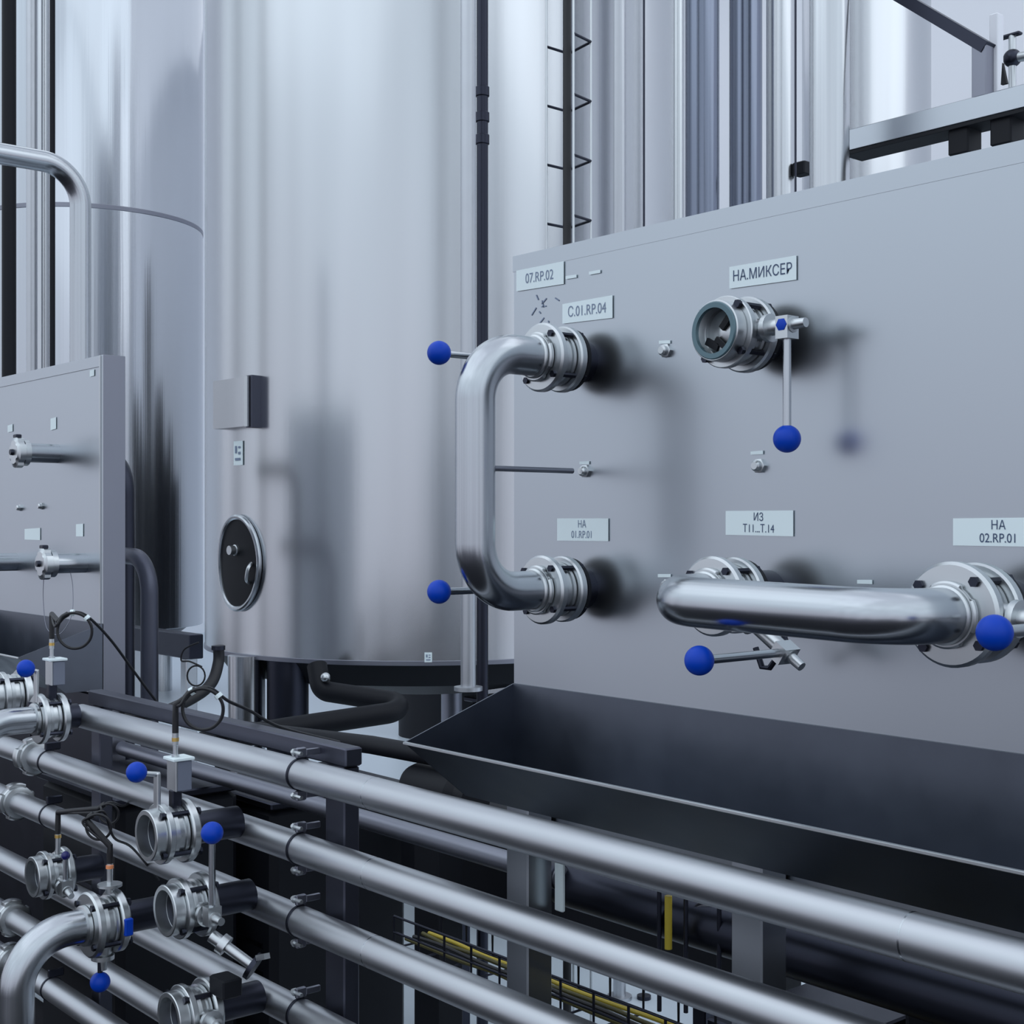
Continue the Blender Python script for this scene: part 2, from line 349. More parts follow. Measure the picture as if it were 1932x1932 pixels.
# ================================================================== MAIN FLOW PANEL
PY = 1.666; XL = -1.968; XR = 0.6; ZT = .50
PNL = Thing('flow_panel', 'large upright brushed steel panel with pipe ports and white Cyrillic labels', 'panel', (XL+1.2, PY, 0))
m = MB(); m.bbox((XL, PY, CZ-.56), (XR, PY+.055, CZ+ZT-.0), .004)
PNL.part('face_plate', m, 'panel_steel')
m = MB(); m.box((XL+.001, PY-.0006, CZ+ZT-.03), (XR, PY+.002, CZ+ZT-.0005)); PNL.part('top_fold', m, 'panel_steel')
for x0 in (-1.909, -1.377, -.6, .2):
    PNL.part('leg', MB().bbox((x0, 1.60, 0), (x0+.06, 1.66, CZ-.50), .003), 'panel_steel')
PNL.part('cross_rail', MB().bbox((-1.849, 1.61, CZ-.98), (.55, 1.65, CZ-.92), .003), 'dark_steel')
PNL.part('cross_rail', MB().bbox((-1.849, 1.70, CZ-.625), (.55, 1.73, CZ-.565), .003), 'black_paint')  # black rail added as a dark backdrop behind the topmost pipe
PNL.part('cross_rail', MB().bbox((-1.849, 1.61, .12), (.55, 1.65, .18), .003), 'dark_steel')
def panel_label(th, px0, px1, yt0, yb0, yt1, yb1, lines, Y=PY, size=None, name='name_label', ink='label_ink', sx=.85):
    a = onY(px0, yb0, Y-.0015); b = onY(px1, yb1, Y-.0015); c = onY(px1, yt1, Y-.0015); d = onY(px0, yt0, Y-.0015)
    m = MB().prism([a, b, c, d], (0, -.0012, 0)); o = th.part(name, m, 'label_white', label='white printed label' if lines else 'small blank white label')
    if lines:
        h = ((d.z-a.z)+(c.z-b.z))/2; ex = (b-a).normalized(); ez = Vector((0,0,1)); ctr = (a+b+c+d)/4
        k = len(lines); sz = size or h*(.60 if k == 1 else .46)
        for i, t in enumerate(lines):
            cc = ctr + ez*((k-1)/2-i)*h*.46 + Vector((0, -.0018, 0))
            th.part('lettering', text_mb(t, cc, sz, ex, ez, sx), ink, o)
panel_label(PNL, 975, 1064, 511, 550, 493, 536, ['07.RP.02'], ink='faded_ink', size=.026)
panel_label(PNL, 1062, 1156, 574, 611, 557, 600, ['С.01.RP.04'], ink='faded_ink', size=.026)
panel_label(PNL, 1377, 1503, 504, 545, 482, 528, ['НА.МИКСЕР'], size=.0235)
panel_label(PNL, 1052, 1148, 978, 1020, 978, 1021, ['НА', '01.RP.01'], ink='faded_ink')
panel_label(PNL, 1370, 1497, 964, 1009, 963, 1012, ['ИЗ', 'Т11...Т.14'])
panel_label(PNL, 1799, 1975, 978, 1029, 976, 1032, ['НА', '02.RP.01'], sx=.9)
c = onY(1057, 1672, 1.655)
PNL.part('side_bracket', MB().bbox(c+Vector((-.012, -.004, -.045)), c+Vector((.010, .004, .045)), .002), 'label_white', label='pale bracket strip on the leg')
for a in ((1068, 1088, 521, 527, 518, 524), (1112, 1133, 513, 519, 509, 515), (1244, 1265, 643, 649, 642, 648), (1417, 1440, 852, 858, 850, 857),
          (1242, 1266, 1083, 1089, 1083, 1089), (1618, 1646, 1094, 1101, 1094, 1102), (1094, 1112, 871, 876, 870, 876)):
    panel_label(PNL, *a, None, name='tag_strip')
m = MB()                                     # the scribbled diagram near the first label
for i in range(9): 
    p = onY(1010+random.random()*38, 560+random.random()*48, PY-.0008); q = p+Vector(((random.random()-.5)*.03, 0, (random.random()-.5)*.03)); m.bar(p, q, .0006, .0022, (0,0,1))
PNL.part('pen_marks', m, 'faded_ink', label='faint grey scribble')

def sensor(X, Z, label, Y=PY, s=1.0):
    t = Thing('proximity_sensor', label, 'sensor', Q(X, Y, Z), 'position sensors in the panels')
    t.part('base_nut', MB().lathe(Q(X, Y, Z), (0,-1,0), [(0, .012*s), (.005*s, .012*s), (.006*s, .009*s)], 6), 'cast_steel')
    t.part('tip', MB().lathe(Q(X, Y-.006*s, Z), (0,-1,0), [(0, .0085*s), (.006*s, .0085*s), (.009*s, .006*s)], 20), 'cast_steel')
    return t
def at_panel(px, py, Y=PY): p = onY(px, py, Y); return p.x, p.z-CZ
x, z = at_panel(1258, 662); sensor(x, z, 'small steel sensor stud on the panel left of the sight glass valve')
x, z = at_panel(1434, 879); sensor(x, z, 'small steel sensor stud on the panel below the hanging blue knob')
x, z = at_panel(1106, 889); PINX = x; sensor(x, z, 'small steel sensor stud at the end of the locating pin')
x, z = at_panel(1262, 1105); sensor(x, z, 'small steel sensor stud half hidden behind the left end of the level bend')

# ---- valve builder.  base = point on the mounting face, axis points at the viewer side (-Y)
def valve(base, label, stem_dir=None, stem_len=.10, rod_dir=None, rod_len=0, open_end=False, sight=False, s=1.0, stub=.035, name='butterfly_valve', group=None, cap_blue=False, knob='blue_plastic', knob_r=.0202, stub_r=.036, stub_mat='dark_steel', s_back=True):
    A = Vector((0,-1,0)); base = Vector(base); t = Thing(name, label, 'valve', base, group)
    st = stub
    t.part('stub_pipe', MB().lathe(base, A, [(0, stub_r*s), (st, stub_r*s)], 32), stub_mat)  # dark stub material carries the shade between flange and panel
    t.part('rear_flange', MB().lathe(base, A, [(st, .036*s), (st+.001, .055*s), (st+.004, .0575*s), (st+.014*s, .0575*s), (st+.017*s, .055*s), (st+.0175*s, .036*s)], 48), 'cast_steel')
    if s_back: t.part('shade_ring', MB().lathe(base, A, [(st-.010, .040*s), (st-.009, .054*s), (st-.0005, .055*s)], 40), 'black_paint')  # black disc puts the shade behind the flange into colour
    b0 = st+.0175*s
    t.part('body', MB().lathe(base, A, [(b0, .040*s), (b0+.002, .047*s), (b0+.009*s, .048*s), (b0+.010*s, .044*s), (b0+.020*s, .044*s), (b0+.021*s, .048*s), (b0+.030*s, .047*s), (b0+.031*s, .040*s)], 48), 'cast_steel')
    f0 = b0+.031*s
    if open_end or sight:
        m = MB().ring(base, A, f0, f0+.012*s, .036*s, .054*s, 48); m.ring(base, A, f0+.012*s, f0+.034*s, .037*s, .0455*s, 48)
        fr = t.part('front_ferrule', m, 'cast_steel')
        if sight:
            t.part('gasket_ring', MB().ring(base, A, f0+.030*s, f0+.0365*s, .034*s, .043*s, 48), 'glass_teal', fr, 'teal sealing ring')
            t.part('valve_disc', MB().lathe(base, A, [(f0+.004*s, .0362*s), (f0+.010*s, .030*s), (f0+.016*s, .006*s), (f0+.0165*s, .001)], 48), 'cast_steel', fr)
            c = base + A*(f0+.019*s)
            mm = MB(); mm.bar(c+Vector((.002, 0, .004))*s, c+Vector((.024, 0, .027))*s, .010*s, .005*s, (0,1,0)); mm.bar(c+Vector((-.027, 0, -.012))*s, c+Vector((-.004, 0, -.024))*s, .011*s, .005*s, (0,1,0)); mm.bar(c+Vector((-.008, 0, -.010))*s, c+Vector((.014, 0, -.029))*s, .008*s, .005*s, (0,1,0))
            t.part('disc_vane', mm, 'black_paint', fr)
        else:
            t.part('valve_disc', MB().lathe(base, A, [(f0+.002*s, .0362*s), (f0+.006*s, .03*s), (f0+.010*s, .001)], 40), 'dark_steel', fr)
        end = f0+.036*s
    else:
        t.part('front_flange', MB().lathe(base, A, [(f0, .036*s), (f0+.001, .056*s), (f0+.003, .0595*s), (f0+.012*s, .0595*s), (f0+.0155*s, .056*s), (f0+.0165*s, .034*s)], 48), 'cast_steel')
        end = f0+.0165*s
    for a in (50, 140, 230, 320):
        a = math.radians(a); c = base + Vector((math.cos(a), 0, math.sin(a)))*.0495*s
        t.part('bolt', MB().lathe(c, A, [(st-.006*s, .0075*s), (st-.001, .0075*s), (st, .0045*s), (f0+.014*s, .0045*s), (f0+.0145*s, .0062*s), (f0+.0205*s, .0062*s)], 6), 'dark_steel')
    if stem_dir is not None:
        d = Vector(stem_dir).normalized(); c = base + A*(b0+.015*s)
        t.part('stem_neck', MB().lathe(c, d, [(.040*s, .017*s), (.058*s, .016*s), (.060*s, .021*s), (.068*s, .021*s), (.069*s, .012*s), (stem_len, .012*s), (stem_len+.001, .008*s), (stem_len+.022*s, .007*s)], 20), 'cast_steel')
        if rod_dir is not None:
            rd = Vector(rod_dir).normalized(); hc = c + d*(stem_len - .012*s)
            side = d.cross(rd).normalized()
            hub = MB().bar(hc-rd*.013*s, hc+rd*.020*s, .026*s, .022*s, d); t.part('handle_hub', hub, 'cast_steel')
            if cap_blue: t.part('hub_cap', MB().lathe(hc+A*.012*s, A, [(0, .0095*s), (.002, .0095*s), (.003, .007*s)], 6), 'blue_plastic', label='blue indicator cap')
            rod = t.part('handle_rod', MB().cyl(hc+rd*.018*s, hc+rd*(rod_len-knob_r*.8), .0062*s, n=14), 'bend_steel')
            t.part('knob', MB().ball(hc+rd*rod_len, knob_r), knob, rod, 'blue ball knob')
    return t, base + A*end
# ports on the panel
X1, ZU, ZD = -1.772, .284, -.117
X2 = -1.358; X3 = -.955; ZL = -.110
V, E1 = valve(Q(X1, PY, ZU), 'steel valve with blue knob at the upper end of the upright bend', (-1,0,0), .075, (0,-1,0), .200, stub=.042)
V, E2 = valve(Q(X1, PY, ZD), 'steel valve with blue knob at the lower end of the upright bend', (-1,0,0), .075, (0,-1,0), .200, stub=.042)
V, E3 = valve(Q(X2, PY, ZU), 'sight glass valve with blue knob hanging straight down, under its slanted label', (1,0,.02), .108, (0,0,-1), .165, sight=True, stub=.043, cap_blue=True)
V, E4 = valve(Q(X2, PY, ZL), 'steel valve behind the left end of the level bend, blue knob below it', (1,0,-.66), .150, (0,-1,0), .183, stub=.070)
hk = onY(1456, 1240, PY-.085)
V.part('latch_hook', MB().tube([hk+Vector((-.030,0,.012)), hk+Vector((-.018,0,-.016)), hk+Vector((-.004,0,-.016)), hk+Vector((.028,0,.022)), hk+Vector((.020,0,.038))], .0045, 8), 'dark_steel')
V, E5 = valve(Q(X3, PY, ZL-.006), 'steel valve at the right end of the level bend, blue knob in front', (1,0,-.04), .160, (0,-1,0), .180, stub=.070, s=1.12)
# swing bends
RB = .0335; PB = .247
def swing(label, a, b, mid, pinpts, s=1.0):
    t = Thing('swing_bend', label, 'pipe', (a+b)/2, 'removable swing bends on the panel')
    A = Vector((0,-1,0))
    pa = Vector((a.x, PY-PB, a.z)); pb = Vector((b.x, PY-PB, b.z))
    t.part('bend_pipe', MB().tube(bend([a, pa, pb, b], .082, 18), RB*s, 40), 'bend_steel')
    for e in (a, b):
        t.part('union_nut', MB().lathe(e, A, [(.0, .034), (.001, .0405), (.003, .0425), (.008, .0425), (.010, .040), (.0105, .034)], 64, notch=(4, .2, .92, .04)), 'cast_steel')
        t.part('weld_collar', MB().lathe(e+A*.0105, A, [(0, RB+.001), (.001, RB+.004), (.004, RB+.004), (.006, RB+.001)], 48), 'cast_steel')
    if pinpts: t.part('locating_pin', MB().cyl(pinpts[0], pinpts[1], .0048, n=12), 'frame_steel')
    return t
zp = at_panel(1106, 889)[1]
swing('upright C-shaped steel pipe bend joining two ports at the left of the panel', E1, E2, None, (Q(X1, PY-PB, zp), Q(X1, PY-.028, zp)))
E4b = E4; E5b = E5
swing('level U-shaped steel pipe bend reaching to the right margin', E4, E5, None, None, 1.04)

# ---- drip trays
def drip_tray(X0, X1_, Y, label):
    t = Thing('drip_tray', label, 'tray', (X0+.3, Y-.1, CZ-.50)); th = .003
    B = (Y-.001, -.303); Lp = (Y-.254, -.388); K = (Y-.115, -.50); Bb = (Y-.001, -.50)
    back = MB().prism([Q(X0, Y-.001, -.303), Q(X0, Y-.001-th, -.303), Q(X0, Y-.001-th, -.497), Q(X0, Y-.001, -.497)], (X1_-X0, 0, 0)); t.part('back_wall', back, 'tray_steel')
    t.part('base', MB().prism([Q(X0, Bb[0], Bb[1]), Q(X0, K[0], K[1]), Q(X0, K[0], K[1]+th), Q(X0, Bb[0], Bb[1]+th)], (X1_-X0, 0, 0)), 'tray_steel')
    t.part('front_wall', MB().prism([Q(X0, K[0], K[1]), Q(X0, Lp[0], Lp[1]), Q(X0, Lp[0]+.004, Lp[1]), Q(X0, K[0]+.004, K[1])], (X1_-X0, 0, 0)), 'tray_steel')
    t.part('lip', MB().bbox((X0-.001, Y-.2565, CZ-.3915), (X1_+.001, Y-.2495, CZ-.3865), .001), 'cast_steel')  # paler steel puts the highlight along the lip into its colour
    for X in (X0, X1_):
        t.part('end_plate', MB().prism([Q(X-.0015, *B), Q(X-.0015, *Lp), Q(X-.0015, *K), Q(X-.0015, *Bb)], (.003, 0, 0)), 'tray_steel')
    return t
drip_tray(XL+.004, XR, PY, 'long dark steel drip tray fixed along the foot of the large panel')
# dark box at the panel's left foot (junction)
p = onY(887, 1250, 1.9)

# ================================================================== LEFT CABINET
LY = 1.705; LX = -3.905
LC = Thing('flow_panel', 'smaller steel panel standing at the left margin with capped ports', 'panel', (LX-.6, LY, 0))
LC.part('face_plate', MB().bbox((-4.85, LY, CZ-.52), (LX, LY+.07, CZ+ZT), .004), 'panel_steel')
LC.part('lower_plate', MB().bbox((-4.85, LY+.006, .05), (LX-.002, LY+.068, CZ-.521), .004), 'dark_steel')  # dark reflection low on the panel put into this plate's colour
LC.part('side_plate', MB().bbox((LX, LY+.001, .05), (LX+.004, LY+.070, CZ+ZT-.001), .001), 'frame_steel', label='side edge, its shade put in as darker grey')  # shade of the side face put into a darker material
LC.part('back_reflector', MB().bbox((-4.84, LY+.0705, .10), (LX-.01, LY+.076, CZ+ZT-.01), .001), 'wall_white')  # unseen pale sheet added to lighten the middle tank's reflection
LC.part('edge_trim', MB().box((LX-.016, LY-.004, CZ-.51), (LX-.010, LY+.001, CZ+ZT-.002)), 'cast_steel')
LC.part('top_fold', MB().box((-4.85, LY-.003, CZ+ZT-.035), (LX-.016, LY+.001, CZ+ZT-.002)), 'panel_steel')
for a in ((96, 106, 790, 812, 787, 809), (47, 76, 998, 1018, 996, 1019), (144, 157, 989, 1012, 988, 1012), (15, 24, 803, 816, 800, 814), (170, 178, 699, 711, 697, 709)):
    panel_label(LC, *a, None, Y=LY, name='name_label')
def capped_port(px, py, label, chain=None, ln=.14):
    x, z = at_panel(px, py, LY); b = Q(x, LY, z); A = Vector((0,-1,0)); t = Thing('capped_port', label, 'pipe port', b, 'capped ports of the left panel')
    t.part('stub_pipe', MB().lathe(b, A, [(0, .030), (ln-.045, .030)], 24), 'bend_steel')
    t.part('collar', MB().lathe(b, A, [(ln-.045, .031), (ln-.044, .041), (ln-.028, .041), (ln-.026, .036)], 32), 'cast_steel')
    cp = t.part('cap', MB().lathe(b, A, [(ln-.026, .036), (ln-.025, .048), (ln-.006, .048), (ln-.003, .040), (ln, .036), (ln+.001, .010)], 48, notch=(4, .22, .85, .03)), 'cast_steel')
    t.part('cap_stud', MB().lathe(b+A*ln, A, [(0, .010), (.010, .009)], 12), 'dark_steel', cp)
    t.part('cap_lug', MB().bbox((b.x-.014, LY-ln+.004, b.z+.045), (b.x+.014, LY-ln+.022, b.z+.056), .002), 'dark_steel', cp)
    if chain:
        c = b + A*(ln-.02) - Vector((0,0,.045)); pts = [c+Vector((-.02, 0, 0)), c+Vector((-.022, 0, -.07)), c+Vector((-.006, .005, -.15)), c+Vector((.03, .03, -.165)), c+Vector((.045, .06, -.11)), c+Vector((.03, .07, -.03)), c+Vector((.012, .07, .018))]
        t.part('chain', MB().tube(spline(pts), .0012, 6), 'frame_steel')
    return t
capped_port(108, 856, 'upper capped pipe port on the smaller left panel')
capped_port(160, 1062, 'lower capped pipe port with a chain, nearest the left panel edge', True)
capped_port(30, 1060, 'lower port at the left margin, only its stub in view', False, .17)
x, z = at_panel(39, 958, LY); sensor(x, z, 'sensor stud on the left panel, left one of two side by side', LY)
x, z = at_panel(80, 955, LY); sensor(x, z, 'sensor stud on the left panel, right one of two side by side', LY)
drip_tray(-4.85, LX, LY, 'drip tray at the foot of the smaller left panel')
# inverted pipe behind the cabinet
t = Thing('riser_pipe', 'inverted L-shaped steel pipe rising behind the smaller left panel', 'pipe', onD(152, 700, 4.5))
a = onD(152, 700, 4.50); Yv = a.y; top = onY(140, 322, Yv)
t.part('pipe', MB().tube(bend([(a.x, Yv, .0), (a.x, Yv, top.z), (a.x, Yv-1.4, top.z)], .13, 16), .034, 36), 'bend_steel')
# pipes in the gap beside the cabinet
t = Thing('drain_pipe', 'crooked dark steel pipe between the left panel and the far tank legs', 'pipe', onD(285, 1200, 4.6))
a = onD(282, 1200, 4.55); tp = onY(240, 1052, a.y)
t.part('pipe', MB().tube(bend([(a.x, a.y, .0), (a.x, a.y, tp.z), (a.x-.6, a.y, tp.z+.02)], .12, 14), .029, 28), 'rack_steel')
t = Thing('drain_pipe', 'dark steel pipe curving out just behind the left panel edge', 'pipe', onD(245, 900, 4.9))
a = onD(238, 900, 4.9); 
t.part('pipe', MB().tube(bend([(a.x, a.y, .0), (a.x, a.y, CZ+.22), (a.x-.5, a.y, CZ+.23)], .12, 12), .03, 24), 'dark_steel')

# ================================================================== PIPE RACK
RY = 1.36
RK = Thing('pipe_rack', 'dark square-tube stand carrying the bank of parallel pipes', 'rack', (-2.17, 1.42, 0))
RK.part('post', MB().bbox((-2.205, 1.402, 0), (-2.140, 1.437, CZ-.4555), .003), 'rack_steel')
RK.part('top_beam', MB().bbox((-3.30, 1.402, CZ-.455), (-2.135, 1.440, CZ-.420), .003), 'rack_steel')
RK.part('post', MB().bbox((-3.28, 1.402, 0), (-3.23, 1.437, CZ-.456), .003), 'rack_steel')
RK.part('lower_beam', MB().bbox((-3.23, 1.405, .25), (-2.205, 1.435, .29), .003), 'dark_steel')
pz = [-.474, -.614, -.7505, -.925, -1.070, -1.19]
names = ['topmost long steel pipe of the bank running under the drip tray', 'second long steel pipe from the top of the bank', 'third long steel pipe from the top of the bank',
         'fourth long steel pipe from the top of the bank, low at left', 'fifth long steel pipe of the bank, bottom left', 'lowest long steel pipe of the bank, at the bottom left corner']
lx = [-3.24, -3.75, -4.2, -4.2, -4.2, -3.9]
for k, zz_ in enumerate(pz):
    t = Thing('product_pipe', names[k], 'pipe', Q(-2.0, RY, zz_), 'parallel product pipes of the rack')
    t.part('pipe', MB().cyl(Q(lx[k], RY, zz_), Q(.4, RY, zz_), .0287, n=48), 'pipe_steel')
    for xw in (-1.98, -.9): t.part('weld_ring', MB().ring(Q(xw, RY, zz_), (1,0,0), -.0015, .0015, .026, .0289, 48, .0003), 'bend_steel')
def clamp(X, Z, label):
    t = Thing('pipe_clamp', label, 'clamp', Q(X, RY, Z), 'pipe clamps on the rack post')
    t.part('strap', MB().ring(Q(X, RY, Z), (1,0,0), -.003, .003, .0288, .0306, 48, .0004), 'dark_steel')
    for s in (1, -1):
        m = MB().bbox((X-.004, RY-.010, CZ+Z+s*.040-.010), (X+.004, RY+.012, CZ+Z+s*.040+.010), .002).bbox((X-.003, RY+.012, CZ+Z+s*.040-.006), (X+.003, RY+.043, CZ+Z+s*.040+.006), .001)
        e = t.part('ear', m, 'frame_steel')
        t.part('bolt', MB().lathe(Q(X-.016, RY-.008, Z+s*.041), (1,0,0), [(0, .004), (.006, .004), (.0065, .0075), (.0125, .0075), (.013, .004), (.034, .004)], 6), 'cast_steel', e)
for k, w in enumerate(('topmost', 'second', 'third', 'fourth')): clamp(-2.225, pz[k], 'dark strap clamp holding the %s pipe at the rack post' % w)
def leftclamp(px, k, label):
    a = ray(px, CY); X = a.x*RY/a.y; t = Thing('pipe_clamp', label, 'clamp', Q(X, RY, pz[k]), 'strap clamps at the left end')
    t.part('strap', MB().ring(Q(X, RY, pz[k]), (1,0,0), -.003, .003, .0288, .0306, 48, .0004), 'dark_steel')
    e = t.part('ear', MB().bbox((X-.006, RY-.01, CZ+pz[k]+.030), (X+.006, RY+.03, CZ+pz[k]+.050), .002), 'dark_steel')
leftclamp(92, 1, 'dark strap around the second pipe near its left end')
leftclamp(95, 2, 'dark strap around the third pipe near the left margin')
leftclamp(98, 5, 'dark strap around the lowest pipe near the bottom left corner')

# ---- valves standing off the bank on the left
def stand(px, py, dep, label, **kw):
    c = onD(px, py, dep); s = kw.get('s', 1.0)
    front = .0175*s + .031*s + (.034*s if kw.get('open_end') else .0165*s)
    L = RY-.028-c.y-front
    t, e = valve(Vector((c.x, RY-.028, c.z)), label, stub=max(.012, L), stub_r=.029, stub_mat='dark_steel', s_back=False, **kw)
    t.mid = Vector((c.x, c.y+front-.03, c.z)); t.front = e
    return t
def switch_block(t, knob_side=True, ballr=.0195, h=.108, reach=.036):
    """grey position switch on top of a valve with cable pin, lever and blue knob"""
    c = t.mid + Vector((0, .005, h))
    t.part('mount_post', MB().bbox(c+Vector((-.009, -.012, -.075)), c+Vector((.009, .008, -.028)), .002), 'dark_steel')
    b = t.part('switch_block', MB().bbox(c+Vector((-.020, -.006, -.030)), c+Vector((.018, .024, .028)), .002), 'grey_block', label='dark grey switch block')
    t.part('side_plate', MB().bbox(c+Vector((-.020, -.010, -.030)), c+Vector((.018, -.006, .028)), .001), 'cast_steel', b)
    t.part('top_plate', MB().bbox(c+Vector((-.024, -.016, .028)), c+Vector((.022, .028, .034)), .001), 'label_white', b)
    p = c+Vector((0, -.002, .034))
    t.part('cable_pin', MB().lathe(p, (0,0,1), [(0, .0075), (.004, .0075), (.005, .0048), (.022, .0048), (.023, .006), (.050, .006)], 16), 'cast_steel', b)
    t.part('brass_ring', MB().lathe(p+Vector((0,0,.030)), (0,0,1), [(0, .0068), (.007, .0068)], 12), 'brass', b)
    lv = t.part('lever', MB().bbox(c+Vector((-.012, -.042, -.070)), c+Vector((.006, -.034, .008)), .002), 'cast_steel')
    if knob_side:
        q = c+Vector((-.002, -.034, .004)); w_ = reach
        t.part('handle_rod', MB().cyl(q, q+Vector((-.004, -w_, .006)), .005, n=12), 'cast_steel', lv)
        t.part('knob', MB().ball(q+Vector((-.004, -w_-.008, .009)), ballr), 'blue_plastic', lv, 'blue ball knob')
    return p + Vector((0,0,.050))
def loop_cable(start, label, circ, rr, dep, tail, sleeve=.05, rc=.0034, ties=()):
    """black sensor cable: rises out of the pin, coils once and leaves"""
    t = Thing('sensor_cable', label, 'cable', start)
    t.part('sleeve', MB().tube([start-Vector((0,0,.004)), start+Vector((0,0,sleeve*.5)), start+Vector((.001,0,sleeve))] + [onD(circ[0], circ[1], dep) + Vector((AY, -AX, 0))*rr*math.cos(math.radians(a))*1.0 + Vector((0,0,1))*rr*math.sin(math.radians(a)) for a in (150, 130, 110)], .0062, 14), 'black_rubber')
    c = onD(circ[0], circ[1], dep); ex = Vector((AY, -AX, 0)); ez = Vector((0,0,1)); ed = Vector((AX, AY, 0))
    pts = [start+Vector((.001, 0, sleeve-.002))]
    for k in range(0, 13):
        a = math.radians(165 - k*38.0); pts.append(c + ex*rr*math.cos(a) + ez*rr*math.sin(a) + ed*(.002*k - .01))
    for (px, py, d) in tail: pts.append(onD(px, py, d))
    t.part('cord', MB().tube(spline(pts, 7), rc, 10), 'black_rubber')
    for a in ties:
        q = c + ex*rr*math.cos(math.radians(a)) + ez*rr*math.sin(math.radians(a))
        tg = (-ex*math.sin(math.radians(a)) + ez*math.cos(math.radians(a)))
        t.part('cable_tie', MB().lathe(q-tg*.004, tg, [(0, .008), (.008, .008)], 10), 'label_white', label='white cable tie')
    return t
VA = stand(275, 1577, 2.58, 'open-ended valve under a grey switch block, with blue knob to its upper left', open_end=True, s=1.06)
pa = switch_block(VA)
loop_cable(pa, 'black cable coiled above the open valve in front of the topmost pipe', (382, 1338), .040, 2.62, [(430, 1322, 2.75), (470, 1340, 2.85), (530, 1372, 2.95), (640, 1400, 3.1)], ties=(120, 40))
VB = stand(310, 1719, 2.55, 'open-ended valve with tall blue-knobbed handle standing up at its right', open_end=True, s=1.04, stem_dir=(1,0,-.02), stem_len=.10, rod_dir=(0,0,1), rod_len=.155, knob_r=.0205)
VC = stand(318, 1922, 2.52, 'open-ended valve cut by the lower edge of the picture', open_end=True, s=1.04, stem_dir=(1,0,0), stem_len=.09)
VC.part('switch_block', MB().bbox(VC.mid+Vector((.03, .01, .04)), VC.mid+Vector((.085, .05, .075)), .003), 'black_paint')
VD = stand(68, 1357, 3.24, 'valve under a grey switch block at the left margin, feeding the topmost pipe')
pd = switch_block(VD, ballr=.021, reach=.020)
loop_cable(pd, 'black cable coiled in front of the left panel edge', (140, 1190), .042, 3.2, [(182, 1178, 3.3), (215, 1215, 3.4), (255, 1270, 3.5), (300, 1330, 3.6)], sleeve=.055, ties=(95, 45))
e = VD.front
t = Thing('elbow_pipe', 'steel elbow pipe entering at the left margin to the block-topped valve', 'pipe', e)
t.part('pipe', MB().tube(bend([e, e+Vector((0, -.17, 0)), e+Vector((0, -.17, -.9))], .11, 14), .031, 32), 'bend_steel')
t.part('weld_collar', MB().lathe(e, (0,-1,0), [(0, .034), (.001, .038), (.008, .038), (.010, .032)], 32), 'cast_steel')
VE = stand(162, 1746, 2.66, 'valve with elbow pipe and blue knob hanging below it, lower left', s=1.06, stem_dir=(0,0,-1), stem_len=.07)
e = VE.front
kn = VE.part('handle_rod', MB().cyl(VE.mid+Vector((0,-.01,-.05)), VE.mid+Vector((0,-.01,-.105)), .005, n=12), 'dark_steel')
VE.part('knob', MB().ball(VE.mid+Vector((0,-.01,-.116)), .0195), 'blue_plastic', kn, 'blue ball knob')
VE.part('position_mark', MB().bbox(VE.mid+Vector((.052, .013, -.018)), VE.mid+Vector((.0645, .030, .016)), .002), 'blue_plastic', label='blue mark on the rear flange')
m = MB().lathe(VE.mid+Vector((0,.01,.055)), (0,0,1), [(0, .009), (.012, .009), (.013, .024), (.018, .024), (.019, .006), (.062, .006)], 18)
pin = VE.part('cable_pin', m, 'cast_steel')
VE.part('orange_ring', MB().lathe(VE.mid+Vector((.004,.008,.104)), (0,0,1), [(0, .0075), (.006, .0075)], 12), 'orange_plastic', pin)
loop_cable(VE.mid+Vector((0,.01,.117)), 'thin black cable coiled before the third pipe at lower left', (185, 1560), .026, 2.7, [(215, 1580, 2.75), (250, 1600, 2.9), (300, 1660, 3.1)], sleeve=.03, rc=.0026)
t = Thing('elbow_pipe', 'thick steel elbow pipe turning down at the bottom left corner', 'pipe', e)
t.part('pipe', MB().tube(bend([e, e+Vector((0, -.135, 0)), e+Vector((0, -.135, -.8))], .10, 16), .0325, 36), 'bend_steel')
t.part('weld_collar', MB().lathe(e, (0,-1,0), [(0, .034), (.001, .039), (.008, .039), (.010, .033)], 32), 'cast_steel')
VF = stand(60, 1655, 3.1, 'open-ended valve near the left margin with a small dark blue knob', open_end=True, s=1.0, stem_dir=(1,0,-.3), stem_len=.085, rod_dir=(0,0,1), rod_len=.075, knob='dark_blue_plastic', knob_r=.010)
m = MB().lathe(VF.mid+Vector((.02,.0,.048)), (0,0,1), [(0, .006), (.05, .006)], 14)
pin = VF.part('cable_pin', m, 'cast_steel'); VF.part('brass_ring', MB().lathe(VF.mid+Vector((.02,.0,.085)), (0,0,1), [(0, .0075), (.007, .0075)], 12), 'brass', pin)
loop_cable(VF.mid+Vector((.02,0,.098)), 'thin black cable rising from the valve with the dark knob', (205, 1535), .022, 2.95, [(235, 1520, 3.1), (262, 1500, 3.2)], sleeve=.045, rc=.0026)
VG = stand(22, 1312, 3.5, 'open-ended valve at the left margin below the blue knob', open_end=True, s=1.15)
